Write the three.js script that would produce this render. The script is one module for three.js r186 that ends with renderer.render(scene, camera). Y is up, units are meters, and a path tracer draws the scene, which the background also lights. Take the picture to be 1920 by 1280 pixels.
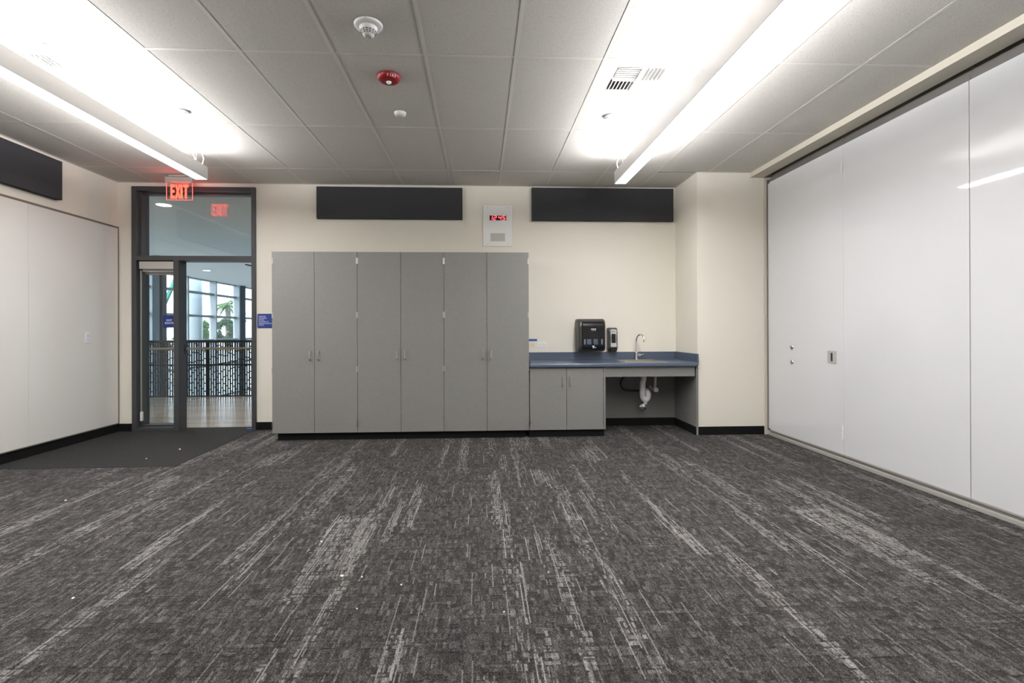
import * as THREE from 'three';
import { RoundedBoxGeometry } from 'three/addons/geometries/RoundedBoxGeometry.js';
import { TextGeometry } from 'three/addons/geometries/TextGeometry.js';
import { FontLoader } from 'three/addons/loaders/FontLoader.js';
import { mergeGeometries } from 'three/addons/utils/BufferGeometryUtils.js';
import { RectAreaLightUniformsLib } from 'three/addons/lights/RectAreaLightUniformsLib.js';

// ---------------------------------------------------------------- camera, sky, sun, exposure
const scene = new THREE.Scene();
const camera = new THREE.PerspectiveCamera(2 * Math.atan(640 / 936.92) * 180 / Math.PI, 1.5, 0.05, 400);
camera.position.set(0, 1.248, 6.422);
camera.rotation.set(0.00125, -0.04724, -0.00355, 'YXZ');
camera.setViewOffset(1920, 1280, 15.04, 23.44, 1920, 1280);

scene.background = new THREE.Color(0.72, 0.86, 1.0);
scene.backgroundIntensity = 3.6;
const sun = new THREE.DirectionalLight(0xfff1dc, 5);
sun.position.set(-30, 52, 6);
sun.target.position.set(-22, 0, -30);
sun.castShadow = true;
Object.assign(sun.shadow.camera, { left: -40, right: 40, top: 40, bottom: -40, far: 150 });
sun.shadow.mapSize.set(2048, 2048);
scene.add(sun, sun.target);

const renderer = new THREE.WebGLRenderer({ antialias: true });
renderer.toneMapping = THREE.LinearToneMapping;
renderer.toneMappingExposure = 1.57;
renderer.shadowMap.enabled = true;
RectAreaLightUniformsLib.init();
const LAMP_DOWN = 42, LAMP_UP = 130;        // radiance of the pendant lamps, down and up
const UP_W = 0.03, UP_TILT = 1.1;                        // each uplight row leans this far outward (radians)
const LAMP_COLOR = new THREE.Color(1, 0.99, 1.02);

// ---------------------------------------------------------------- room measures (metres)
const H = 3.092, XL = -4.493, XR = 3.387, ZF = 8.4, XC = 2.553, ZC = 0.653, WT = 0.2;

// ---------------------------------------------------------------- helpers
let seed = 7;
const rnd = () => { seed = (seed * 1664525 + 1013904223) >>> 0; return seed / 4294967296; };
const rr = (a, b) => a + (b - a) * rnd();
const names = new Map();
function numbered(n) { const k = names.get(n) ?? 0; names.set(n, k + 1); return k ? `${n}_${String(k).padStart(3, '0')}` : n; }
// uv in metres, taken along the axis that each normal mostly points
function metric(g) {
  const p = g.attributes.position, n = g.attributes.normal, uv = new Float32Array(p.count * 2);
  for (let i = 0; i < p.count; i++) {
    const ax = Math.abs(n.getX(i)), ay = Math.abs(n.getY(i)), az = Math.abs(n.getZ(i));
    const [u, v] = ay > ax && ay > az ? [p.getX(i), p.getZ(i)] : ax > az ? [p.getZ(i), p.getY(i)] : [p.getX(i), p.getY(i)];
    uv[2 * i] = u; uv[2 * i + 1] = v;
  }
  g.setAttribute('uv', new THREE.BufferAttribute(uv, 2));
  return g;
}
// box from corner to corner, edges softened by r
function box(x0, y0, z0, x1, y1, z1, r = 0) {
  const w = Math.abs(x1 - x0), h = Math.abs(y1 - y0), d = Math.abs(z1 - z0);
  r = Math.min(r, w / 2.2, h / 2.2, d / 2.2);
  let g = r > 0 ? new RoundedBoxGeometry(w, h, d, r > 0.004 ? 3 : 1, r) : new THREE.BoxGeometry(w, h, d);
  if (g.index) g = g.toNonIndexed();
  return metric(g.translate((x0 + x1) / 2, (y0 + y1) / 2, (z0 + z1) / 2));
}
function cyl(x, y, z, r0, r1, h, seg = 24, axis = 'y') {   // centred
  let g = new THREE.CylinderGeometry(r1, r0, h, seg).toNonIndexed();
  if (axis === 'x') g.rotateZ(Math.PI / 2);
  if (axis === 'z') g.rotateX(Math.PI / 2);
  return g.translate(x, y, z);
}
function tube(pts, r, seg = 40, rad = 12, closed = false) {
  return new THREE.TubeGeometry(new THREE.CatmullRomCurve3(pts.map((p) => new THREE.Vector3(...p)), closed, 'centripetal'), seg, r, rad, closed).toNonIndexed();
}
function lathe(pts, x, y, z, seg = 48) { return new THREE.LatheGeometry(pts.map((p) => new THREE.Vector2(...p)), seg).toNonIndexed().translate(x, y, z); }
function prism(shape, depth, bevel = 0) {
  return new THREE.ExtrudeGeometry(shape, { depth: depth - 2 * bevel, bevelEnabled: bevel > 0, bevelSize: bevel, bevelThickness: bevel, bevelOffset: -bevel, bevelSegments: 3, curveSegments: 12 }).translate(0, 0, bevel);
}
const poly = (pts) => new THREE.Shape(pts.map((p) => new THREE.Vector2(...p)));
const merge = (gs) => mergeGeometries(gs.map((g) => {
  g = g.index ? g.toNonIndexed() : g;
  for (const k of Object.keys(g.attributes)) if (!['position', 'normal', 'uv'].includes(k)) g.deleteAttribute(k);
  if (!g.attributes.uv) metric(g);
  return g;
}));
function show(m) { m.castShadow = true; m.receiveShadow = true; return m; }
// a thing: a group at its base; parts are given in room coordinates
function thing(name, label, category, base = [0, 0, 0], group, kind) {
  const o = new THREE.Group();
  o.name = numbered(name); o.position.set(...base); o.userData = { label, category };
  if (group) o.userData.group = group;
  if (kind) { o.userData.kind = kind; }
  scene.add(o);
  return o;
}
function struct(name, base = [0, 0, 0], label) {
  const o = new THREE.Group();
  o.name = name; o.position.set(...base); o.userData = { kind: 'structure' };
  if (label) o.userData.label = label;
  scene.add(o);
  return o;
}
function origin(o) { const v = new THREE.Vector3(); for (let p = o; p && p !== scene; p = p.parent) v.add(p.position); return v; }
function part(parent, name, geo, mat, label) {
  const o = origin(parent);
  geo = (Array.isArray(geo) ? merge(geo) : geo).clone().translate(-o.x, -o.y, -o.z);
  const m = show(new THREE.Mesh(geo, mat));
  m.name = name;
  if (label) m.userData.label = label;
  parent.add(m);
  return m;
}
function solid(name, geo, mat, label) { const m = show(new THREE.Mesh(Array.isArray(geo) ? merge(geo) : geo, mat)); m.name = name; m.userData = { kind: 'structure' }; if (label) m.userData.label = label; scene.add(m); return m; }
function single(name, geo, mat, label, category, base, group) {
  const g = (Array.isArray(geo) ? merge(geo) : geo).clone().translate(-base[0], -base[1], -base[2]);
  const m = show(new THREE.Mesh(g, mat));
  m.name = numbered(name); m.position.set(...base); m.userData = { label, category };
  if (group) m.userData.group = group;
  scene.add(m);
  return m;
}

// ---------------------------------------------------------------- textures
function dataTex(w, h, fill, srgb = true) {
  const d = new Uint8Array(w * h * 4);
  fill(d, w, h);
  const t = new THREE.DataTexture(d, w, h, THREE.RGBAFormat);
  t.wrapS = t.wrapT = THREE.RepeatWrapping; t.magFilter = THREE.LinearFilter; t.minFilter = THREE.LinearMipmapLinearFilter; t.generateMipmaps = true;
  if (srgb) t.colorSpace = THREE.SRGBColorSpace;
  t.needsUpdate = true;
  return t;
}
const rep = (t, mx, my) => { t.repeat.set(1 / mx, 1 / my); return t; };
const clamp8 = (v) => Math.max(0, Math.min(255, v | 0));

// woven loop carpet: yarn columns run towards the back wall, with bands of pale dashes
function carpetTexture() {
  const W = 2048, D = 2048, NC = 512, NR = 512, cell = new Float32Array(NC * NR), at = (r, c) => ((r + 2 * NR) % NR) * NC + (c + 2 * NC) % NC;
  // ground: stripes of short woven blocks, a dark weft row between many of them
  for (let c0 = 0; c0 < NC;) {
    const sw = Math.min(NC - c0, 7 + Math.floor(rnd() * 22));
    for (let r = 0; r < NR;) {
      const h = 1 + Math.floor(rnd() * 6), lift = rr(-5, 5), gap = rnd() < 0.4 ? rr(-12, -5) : 0;
      for (let c = 0; c < sw;) {
        const n = 1 + Math.floor(rnd() * 3), q = rnd(), v = q < 0.3 ? rr(31, 42) : q < 0.9 ? rr(46, 68) : rr(66, 86);
        for (let i = 0; i < n && c < sw; i++, c++) for (let y = 0; y < h && r + y < NR; y++) cell[at(r + y, c0 + c)] = v + lift + (y === 0 ? gap : 0);
      }
      r += h;
    }
    c0 += sw;
  }
  // bands of pale blocks
  for (let i = 0; i < 52; i++) {
    const c0 = Math.floor(rnd() * NC), w = 7 + Math.floor(rnd() * 18), r0 = Math.floor(rnd() * NR), l = 40 + Math.floor(rnd() * 140), p = rr(0.22, 0.68);
    for (let r = 0; r < l;) {
      const h = 2 + Math.floor(rnd() * 6), a = Math.floor(rr(0, 5)), b = w - Math.floor(rr(0, 5)), fade = Math.min(1, r / 14, (l - r) / 14) * 0.6 + 0.4;
      for (let c = a; c < b;) {
        const n = rnd() < 0.7 ? 1 : 2, on = rnd() < p * fade, v = rr(84, 122);
        for (let k = 0; k < n && c < b; k++, c++) if (on) for (let y = 1; y < h; y++) cell[at(r0 + r + y, c0 + c)] = v + (k === 0 ? -8 : 0);
      }
      r += h;
    }
    for (let n = 0; n < 5; n++) { const c = c0 + Math.floor(rr(1, w - 1)), s = Math.floor(rr(0, l * 0.6)), e = s + Math.floor(rr(12, 50)), v = rr(98, 128); for (let r = s; r < Math.min(e, l); r++) cell[at(r0 + r, c)] = v; }
  }
  for (let n = 0; n < 420; n++) { const c = Math.floor(rnd() * NC), s = Math.floor(rnd() * NR), e = Math.floor(rr(4, 34)), v = rnd() < 0.6 ? rr(88, 120) : rr(36, 44); for (let r = 0; r < e; r++) cell[at(s + r, c)] = v; }
  for (let n = 0; n < 1500; n++) { const r = Math.floor(rnd() * NR), c0 = Math.floor(rnd() * NC), l = 6 + Math.floor(rnd() * 34), t = rnd() < 0.6 ? rr(-16, -7) : rr(6, 16); for (let c = 0; c < l; c++) cell[at(r, c0 + c)] += t; }
  const half = new Float32Array(1024 * 1024).map(() => (rnd() + rnd() - 1) * 40);
  return rep(dataTex(W, D, (d) => {
    for (let y = 0; y < D; y++) for (let x = 0; x < W; x++) {
      const k = (y >> 2) * NC + (x >> 2), edge = (x & 3) === 0 ? -5 : 0;
      const v = cell[k] + edge + half[(y >> 1) * 1024 + (x >> 1)] + (rnd() + rnd() - 1) * 28, j = (y * W + x) * 4, hue = (rnd() - 0.5) * 5;
      d[j] = clamp8(v + 2 + hue); d[j + 1] = clamp8(v - 1); d[j + 2] = clamp8(v - 4 - hue); d[j + 3] = 255;
    }
  }), 3.1, 4.915);
}
const speckle = (w, mx, base, spread, tint, dots = 0, dotTone = 0) => rep(dataTex(w, w, (d) => {
  for (let i = 0; i < w * w; i++) { const v = base + (rnd() + rnd() - 1) * spread; d[4 * i] = clamp8(v * tint[0]); d[4 * i + 1] = clamp8(v * tint[1]); d[4 * i + 2] = clamp8(v * tint[2]); d[4 * i + 3] = 255; }
  for (let n = 0; n < dots; n++) {
    const x = Math.floor(rnd() * w), y = Math.floor(rnd() * w), s = rnd() < 0.3 ? 2 : 1;
    for (let a = 0; a < s; a++) for (let b = 0; b < s; b++) { const j = (((y + a) % w) * w + (x + b) % w) * 4; for (let c = 0; c < 3; c++) d[j + c] = clamp8(d[j + c] * dotTone); }
  }
}), mx, mx);
// laminate with a fine linen weave
function linenTexture() {
  const w = 1024, vx = new Float32Array(w * w);
  for (let n = 0; n < 26000; n++) {
    const x = Math.floor(rnd() * w), y = Math.floor(rnd() * w), l = 6 + Math.floor(rnd() * 34), t = rr(-8, 8), up = rnd() < 0.5;
    for (let i = 0; i < l; i++) vx[up ? ((y + i) % w) * w + x : y * w + (x + i) % w] += t;
  }
  return rep(dataTex(w, w, (d) => {
    for (let i = 0; i < w * w; i++) { const v = 123 + vx[i] + (rnd() - 0.5) * 12; d[4 * i] = clamp8(v + 1); d[4 * i + 1] = clamp8(v); d[4 * i + 2] = clamp8(v - 4); d[4 * i + 3] = 255; }
  }), 0.9, 0.9);
}
function bumpTexture(w, mx, smooth = 2) {
  const a = new Float32Array(w * w).map(() => rnd());
  let b = a;
  for (let s = 0; s < smooth; s++) { const c = new Float32Array(w * w); for (let y = 0; y < w; y++) for (let x = 0; x < w; x++) { let t = 0; for (let j = -1; j < 2; j++) for (let i = -1; i < 2; i++) t += b[((y + j + w) % w) * w + (x + i + w) % w]; c[y * w + x] = t / 9; } b = c; }
  let lo = 1, hi = 0; for (const v of b) { lo = Math.min(lo, v); hi = Math.max(hi, v); }
  return rep(dataTex(w, w, (d) => { for (let i = 0; i < w * w; i++) { const v = clamp8((b[i] - lo) / (hi - lo) * 255); d[4 * i] = d[4 * i + 1] = d[4 * i + 2] = v; d[4 * i + 3] = 255; } }, false), mx, mx);
}
function canvasTex(w, h, draw) {
  const c = document.createElement('canvas'); c.width = w; c.height = h;
  draw(c.getContext('2d'), w, h);
  const t = new THREE.CanvasTexture(c); t.colorSpace = THREE.SRGBColorSpace;
  return t;
}
// planks of pale vinyl in the corridor
function plankTexture() {
  const W = 1024;
  return rep(dataTex(W, W, (d) => {
    const rowTone = Array.from({ length: 64 }, () => rr(-9, 9));
    for (let y = 0; y < W; y++) for (let x = 0; x < W; x++) {
      const row = y >> 6, off = (row * 397) % W, seam = (y & 63) < 1 || ((x + off) % 512) < 1, pl = rowTone[(row * 2 + (((x + off) >> 9) & 1)) % 64];
      const v = 150 + pl + (rnd() - 0.5) * 10 + 5 * Math.sin(x * 0.02 + row * 7 + 3 * Math.sin(y * 0.35)) - (seam ? 34 : 0), j = (y * W + x) * 4;
      d[j] = clamp8(v + 12); d[j + 1] = clamp8(v - 2); d[j + 2] = clamp8(v - 18); d[j + 3] = 255;
    }
  }), 2.4, 2.4);
}

// ---------------------------------------------------------------- materials
const S = (o) => new THREE.MeshStandardMaterial(o), Ph = (o) => new THREE.MeshPhysicalMaterial(o);
const peel = bumpTexture(256, 0.35), fabricBump = bumpTexture(256, 0.12, 1);
const M = {
  carpet: S({ map: carpetTexture(), roughness: 1, bumpMap: rep(bumpTexture(512, 1, 1), 1.2, 1.2), bumpScale: 0.004 }),
  mat: S({ map: speckle(512, 0.9, 40, 24, [1, 0.98, 0.95], 5000, 1.9), roughness: 1, bumpMap: fabricBump, bumpScale: 0.004 }),
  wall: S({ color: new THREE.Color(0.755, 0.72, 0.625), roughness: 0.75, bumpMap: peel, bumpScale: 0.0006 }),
  soffit: S({ color: new THREE.Color(0.58, 0.545, 0.455), roughness: 0.75 }),  // same cream paint as the walls, shade put into the colour against uplight spill
  tile: S({ map: speckle(1024, 1.22, 206, 18, [1, 0.985, 0.95], 24000, 0.72), roughness: 0.95, bumpMap: rep(bumpTexture(512, 1, 1), 0.6, 0.6), bumpScale: 0.0003 }),
  tee: S({ color: new THREE.Color(0.66, 0.635, 0.59), roughness: 0.5 }),
  laminate: S({ map: linenTexture(), roughness: 0.55 }),
  black: Ph({ color: new THREE.Color(0.006, 0.006, 0.006), roughness: 0.7, specularIntensity: 0.4 }),
  frame: S({ color: new THREE.Color(0.052, 0.053, 0.056), roughness: 0.42 }),
  charcoal: S({ color: new THREE.Color(0.042, 0.042, 0.045), roughness: 1, bumpMap: fabricBump, bumpScale: 0.001 }),
  board: Ph({ color: new THREE.Color(0.68, 0.66, 0.62), roughness: 0.16, clearcoat: 0 }),
  panel: Ph({ color: new THREE.Color(0.645, 0.65, 0.655), roughness: 0.045 }),
  trim: S({ color: new THREE.Color(0.2, 0.18, 0.15), roughness: 0.45, metalness: 0.3 }),
  alum: S({ color: new THREE.Color(0.5, 0.48, 0.44), roughness: 0.4, metalness: 0.35 }),
  darkAlum: S({ color: new THREE.Color(0.2, 0.19, 0.175), roughness: 0.4, metalness: 0.4 }),
  white: S({ color: new THREE.Color(0.8, 0.795, 0.77), roughness: 0.45 }),
  lampHousing: S({ color: new THREE.Color(0.44, 0.43, 0.415), roughness: 0.4 }),
  whitePlastic: S({ color: new THREE.Color(0.74, 0.735, 0.71), roughness: 0.4 }),
  cordWhite: S({ color: new THREE.Color(0.8, 0.78, 0.72), roughness: 0.6 }),
  ivory: S({ color: new THREE.Color(0.75, 0.66, 0.5), roughness: 0.4 }),
  grey: S({ color: new THREE.Color(0.42, 0.41, 0.39), roughness: 0.5 }),
  dark: S({ color: new THREE.Color(0.02, 0.02, 0.02), roughness: 0.6 }),
  steel: S({ color: new THREE.Color(0.72, 0.7, 0.66), roughness: 0.28, metalness: 1 }),
  sinkSteel: S({ color: new THREE.Color(0.62, 0.58, 0.52), roughness: 0.34, metalness: 0.9 }),
  nickel: S({ color: new THREE.Color(0.62, 0.6, 0.56), roughness: 0.32, metalness: 1 }),
  chrome: S({ color: new THREE.Color(0.86, 0.86, 0.86), roughness: 0.08, metalness: 1 }),
  counter: Ph({ color: new THREE.Color(0.082, 0.105, 0.15), roughness: 0.28 }),
  pvc: S({ color: new THREE.Color(0.72, 0.72, 0.72), roughness: 0.35 }),
  rubber: S({ color: new THREE.Color(0.01, 0.01, 0.01), roughness: 0.45 }),
  blackGloss: Ph({ color: new THREE.Color(0.012, 0.012, 0.013), roughness: 0.14 }),
  blackSatin: S({ color: new THREE.Color(0.045, 0.043, 0.04), roughness: 0.38 }),
  smoked: Ph({ color: new THREE.Color(0.16, 0.17, 0.185), roughness: 0.06, transmission: 1, thickness: 0 }),
  silver: S({ color: new THREE.Color(0.56, 0.56, 0.55), roughness: 0.35, metalness: 0.4 }),
  red: S({ color: new THREE.Color(0.3, 0.008, 0.01), roughness: 0.35 }),
  lens: S({ color: new THREE.Color(0.85, 0.85, 0.85), emissive: LAMP_COLOR, emissiveIntensity: 1.4, roughness: 0.5 }),
  exitGlow: S({ color: 0x801008, emissive: new THREE.Color(7, 0.19, 0.11), emissiveIntensity: 1, roughness: 0.4 }),
  exitEdge: S({ color: 0x801008, emissive: new THREE.Color(1.6, 0.17, 0.13), emissiveIntensity: 1, roughness: 0.4 }),
  acrylic: Ph({ color: new THREE.Color(0.97, 0.97, 0.97), roughness: 0.02, transmission: 1, thickness: 0 }),
  glass: Ph({ color: new THREE.Color(0.94, 0.965, 0.965), roughness: 0.0, transmission: 1, thickness: 0 }),
  ledRed: S({ color: 0x400006, emissive: new THREE.Color(2.4, 0.2, 0.24), emissiveIntensity: 1 }),
  ledBack: Ph({ color: new THREE.Color(0.05, 0.002, 0.004), roughness: 0.2 }),
  tapeBlue: S({ color: new THREE.Color(0.02, 0.09, 0.36), roughness: 0.6 }),
  signBlue: S({ color: new THREE.Color(0.016, 0.038, 0.19), roughness: 0.45 }),
  vinyl: Ph({ map: plankTexture(), roughness: 0.2 }),
  plaster: S({ color: new THREE.Color(0.78, 0.8, 0.8), roughness: 0.9 }),
  railBlack: S({ color: new THREE.Color(0.012, 0.014, 0.018), roughness: 0.5 }),
  oak: S({ color: new THREE.Color(0.42, 0.31, 0.18), roughness: 0.4 }),
  mullion: S({ color: new THREE.Color(0.4, 0.43, 0.45), roughness: 0.45, metalness: 0.2 }),
  post: S({ color: new THREE.Color(0.1, 0.12, 0.14), roughness: 0.5 }),
  concrete: S({ map: speckle(256, 3, 178, 16, [1, 0.99, 0.96]), roughness: 0.9 }),
  leaf: S({ map: speckle(128, 0.8, 104, 60, [0.75, 1, 0.55]), roughness: 0.8 }),
  leafDark: S({ map: speckle(128, 0.8, 78, 50, [0.7, 1, 0.68]), roughness: 0.8 }),
  bark: S({ color: new THREE.Color(0.17, 0.13, 0.1), roughness: 0.9 }),
  carWhite: Ph({ color: new THREE.Color(0.75, 0.75, 0.74), roughness: 0.2 }),
  carGlass: Ph({ color: new THREE.Color(0.03, 0.04, 0.05), roughness: 0.05 }),
  greenPaint: S({ color: new THREE.Color(0.02, 0.22, 0.17), roughness: 0.5 }),
  scrap: S({ color: new THREE.Color(0.72, 0.62, 0.48), roughness: 0.9 }),
  scrapWhite: S({ color: new THREE.Color(0.85, 0.84, 0.82), roughness: 0.9 }),
};

// ================================================================ the room shell
solid('floor', box(XL - WT, -0.15, 0, 3.6, 0, ZF + WT), M.carpet, 'grey patterned loop carpet with pale dashed bands');
single('entry_carpet', box(XL + 0.013, 0, -0.195, -2.815, 0.003, 1.69), M.mat, 'plain black walk-off carpet in front of the glazed door', 'carpet', [-3.65, 0, 0.75]);

const OX0 = -4.310, OX1 = -2.810, OY1 = 3.040;              // opening of the glazed front
solid('wall_back', [
  box(XL - WT, 0, -WT, OX0, H + 0.2, 0), box(OX1, 0, -WT, XR + 0.3, H + 0.2, 0), box(OX0, OY1, -WT, OX1, H + 0.2, 0),
], M.wall, 'cream painted wall behind the cabinets');
solid('wall_left', box(XL - WT, 0, 0, XL, H + 0.2, ZF), M.wall);
solid('wall_front', box(XL - WT, 0, ZF, XR + 0.3, H + 0.2, ZF + WT), M.wall);
solid('wall_right', box(XR + 0.12, 0, 0, XR + 0.3, H + 0.2, ZF), M.wall);
solid('wall_chase', box(XC, 0, 0, XR + 0.12, H, ZC, 0.002), M.wall, 'cream boxed-out wall corner beside the white partition');
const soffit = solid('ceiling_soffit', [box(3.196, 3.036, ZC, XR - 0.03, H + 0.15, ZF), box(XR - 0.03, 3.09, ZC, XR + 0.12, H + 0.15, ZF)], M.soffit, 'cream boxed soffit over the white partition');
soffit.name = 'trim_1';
solid('ceiling_slab', box(XL - WT, H + 0.25, -WT, XR + 0.3, H + 0.4, ZF + WT), M.plaster).name = 'roof_slab';

// suspended ceiling: tees and tiles, each a piece of its own
const ceiling = struct('ceiling', [0, H, 0], 'suspended ceiling of speckled white tiles in a metal grid');
const CX = [XL, -4.023, -3.413, -2.803, -2.193, -1.583, -0.973, -0.363, 0.247, 0.857, 1.467, 2.077, 2.687, 3.196];
const CZ = [0, 0.609, 1.829, 3.049, 4.269, 5.489, 6.709, 7.929, ZF];
const TW = 0.012;
for (let i = 1; i < CX.length - 1; i++) part(ceiling, 'ceiling_tee', box(CX[i] - TW, H, CX[i] > XC ? ZC : 0, CX[i] + TW, H + 0.0012, ZF), M.tee);
for (let j = 1; j < CZ.length - 1; j++) for (let i = 0; i < CX.length - 1; i++) {
  const a = CX[i] + (i ? TW : 0), b = Math.min(CX[i + 1] - (i < CX.length - 2 ? TW : 0), CZ[j] < ZC ? XC : 9);
  if (b - a > 0.03) part(ceiling, 'ceiling_tee', box(a, H, CZ[j] - TW, b, H + 0.0012, CZ[j] + TW), M.tee);
}
for (const [x0, x1] of [[-3.413, -2.803], [0.857, 1.467]]) part(ceiling, 'ceiling_tee', box(x0 + TW, H, 2.439 - TW, x1 - TW, H + 0.0012, 2.439 + TW), M.tee);
const tileGeo = new Map();
function tile(x0, x1, z0, z1) {
  const g = -0.0085, w = x1 - x0 - 2 * g, d = z1 - z0 - 2 * g, v = Math.floor(rnd() * 4), key = w.toFixed(3) + d.toFixed(3) + v;
  if (w < 0.02 || d < 0.02) return;
  if (!tileGeo.has(key)) { const t = box(-w / 2, 0, -d / 2, w / 2, 0.02, d / 2, 0.0015); const uv = t.attributes.uv; for (let i = 0; i < uv.count; i++) uv.setXY(i, uv.getX(i) + v * 0.37, uv.getY(i) + v * 0.61); tileGeo.set(key, t); }
  const m = show(new THREE.Mesh(tileGeo.get(key), M.tile));
  m.name = 'ceiling_tile'; m.position.set((x0 + x1) / 2, 0.0014 + rr(0, 0.0006), (z0 + z1) / 2);
  ceiling.add(m);
}
for (let i = 0; i < CX.length - 1; i++) for (let j = 0; j < CZ.length - 1; j++) {
  let x0 = CX[i] + (i ? TW : 0), x1 = CX[i + 1] - (i < CX.length - 2 ? TW : 0.002), z0 = CZ[j] + (j ? TW : 0), z1 = CZ[j + 1] - (j < CZ.length - 2 ? TW : 0);
  if (j === 0) { if (x0 > XC) continue; x1 = Math.min(x1, XC); }
  if (j === 1 && x1 > XC) { if (x0 >= XC) z0 = ZC; else { tile(x0, x1, ZC, z1); continue; } }
  if (j === 2 && (CX[i] === -3.413 || CX[i] === 0.857)) { tile(x0, x1, z0, 2.439 - TW); continue; }   // the vent takes the other half
  tile(x0, x1, z0, z1);
}
solid('trim_2', [box(XL, H - 0.001, 0.001, XC, H + 0.0011, 0.02), box(XL, H - 0.001, 0.02, XL + 0.02, H + 0.0011, ZF), box(XC - 0.02, H - 0.001, 0.02, XC, H + 0.0011, ZC), box(XC - 0.02, H - 0.001, ZC, 3.196, H + 0.0011, ZC + 0.02)], M.tee, 'metal wall angle round the ceiling edge');

// black rubber base
const BB = 0.098, bt = 0.008;
const base = (name, g, label) => solid(name, g, M.black, label);
base('baseboard_left', box(XL, 0, 0.001, XL + bt, BB, ZF, 0.002));
base('baseboard_back', [box(XL + bt, 0, 0, OX0 - 0.001, BB, bt, 0.002), box(OX1 + 0.001, 0, 0, -2.315, BB, bt, 0.002)]);
base('baseboard_chase', [box(XC + 0.004, 0, ZC, XR - 0.004, BB, ZC + bt, 0.002)]);

// ================================================================ glazed front with the door opening
const front = struct('window_1', [-3.56, 0, 0], 'dark grey aluminium glazed front with transom, sidelight and open doorway');
const FZ0 = -0.16, FZ1 = 0.03;
part(front, 'jamb', box(OX0, 0, FZ0 - 0.04, OX0 + 0.055, OY1, FZ1, 0.002), M.frame);
part(front, 'jamb', box(OX1 - 0.05, 0, FZ0, OX1, OY1, FZ1, 0.002), M.frame);
part(front, 'head', box(OX0 + 0.055, OY1 - 0.055, FZ0, OX1 - 0.05, OY1, FZ1, 0.002), M.frame);
part(front, 'transom_bar', box(OX0 + 0.055, 2.121, FZ0, OX1 - 0.05, 2.18, FZ1, 0.002), M.frame);
part(front, 'mullion', box(-3.808, 0, -0.145, -3.747, 2.121, FZ1, 0.002), M.frame);
part(front, 'sidelight_sill', [box(OX0 + 0.055, 0.003, FZ0 - 0.04, -3.808, 0.045, FZ1, 0.002), box(OX0 + 0.055, 0.045, FZ0 - 0.04, -3.808, 0.068, -0.06, 0.002)], M.frame);
part(front, 'glazing_stop', [
  box(OX0 + 0.055, 2.18, FZ0 - 0.03, OX0 + 0.075, OY1 - 0.055, -0.04, 0.001), box(OX0 + 0.055, 0.068, FZ0 - 0.03, OX0 + 0.075, 2.121, -0.04, 0.001),
  box(OX0 + 0.075, OY1 - 0.075, FZ0, OX1 - 0.05, OY1 - 0.055, -0.075, 0.001), box(OX1 - 0.068, 2.18, FZ0, OX1 - 0.05, OY1 - 0.075, -0.13, 0.001),
], M.frame);
part(front, 'transom_pane', box(OX0 + 0.075, 2.18, -0.155, OX1 - 0.05, OY1 - 0.075, -0.13), M.glass);
part(front, 'sidelight_pane', box(OX0 + 0.075, 0.068, -0.155, -3.808, 2.0, -0.13), M.glass);
part(front, 'sidelight_head', box(OX0 + 0.055, 1.96, -0.165, -3.808, 2.121, -0.1, 0.002), M.alum);
part(front, 'strike', [box(-3.7475, 0.955, -0.12, -3.744, 1.075, -0.085, 0.001), box(-3.744, 0.985, -0.112, -3.738, 1.045, -0.093, 0.001)], M.dark);

// the leaf stands open into the corridor, hinged at the far jamb
const leaf = struct('door_1', [-2.84, 0, -0.17], 'glazed door leaf standing open into the corridor');
part(leaf, 'stile', box(-2.865, 0.01, -0.27, -2.82, 2.11, -0.17, 0.002), M.frame);
part(leaf, 'stile', box(-2.865, 0.01, -1.06, -2.82, 2.11, -0.96, 0.002), M.frame);
part(leaf, 'rail', box(-2.865, 0.01, -0.96, -2.82, 0.25, -0.27, 0.002), M.frame);
part(leaf, 'rail', box(-2.865, 2.0, -0.96, -2.82, 2.11, -0.27, 0.002), M.frame);
part(leaf, 'pane', box(-2.846, 0.25, -0.96, -2.840, 2.0, -0.27), M.glass);
part(leaf, 'door_closer', [box(-2.905, 2.03, -0.62, -2.865, 2.085, -0.32, 0.004), box(-2.9, 2.085, -0.36, -2.88, 2.097, -0.34), tube([[-2.89, 2.095, -0.35], [-3.0, 2.1, -0.3], [-3.03, 2.102, -0.19]], 0.009, 12, 8)], M.darkAlum);

const shade = thing('roller_shade', 'grey metal roller shade box at the top of the narrow sidelight', 'shade', [-4.03, 2.02, -0.02]);
part(shade, 'cassette', box(-4.232, 2.016, -0.06, -3.812, 2.112, 0.012, 0.006), M.alum);
part(shade, 'shade_cloth', box(-4.22, 1.985, -0.045, -3.82, 2.02, -0.038), M.grey);
part(shade, 'pull_chain', [tube([[-4.228, 2.0, -0.03], [-4.229, 1.0, -0.03], [-4.229, 0.2, -0.03]], 0.0032, 6, 6), tube([[-4.228, 2.0, -0.012], [-4.229, 1.0, -0.012], [-4.229, 0.2, -0.012]], 0.0032, 6, 6)], M.alum);
part(shade, 'chain_tensioner', box(-4.238, 0.125, -0.04, -4.214, 0.24, -0.005, 0.006), M.whitePlastic);

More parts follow.
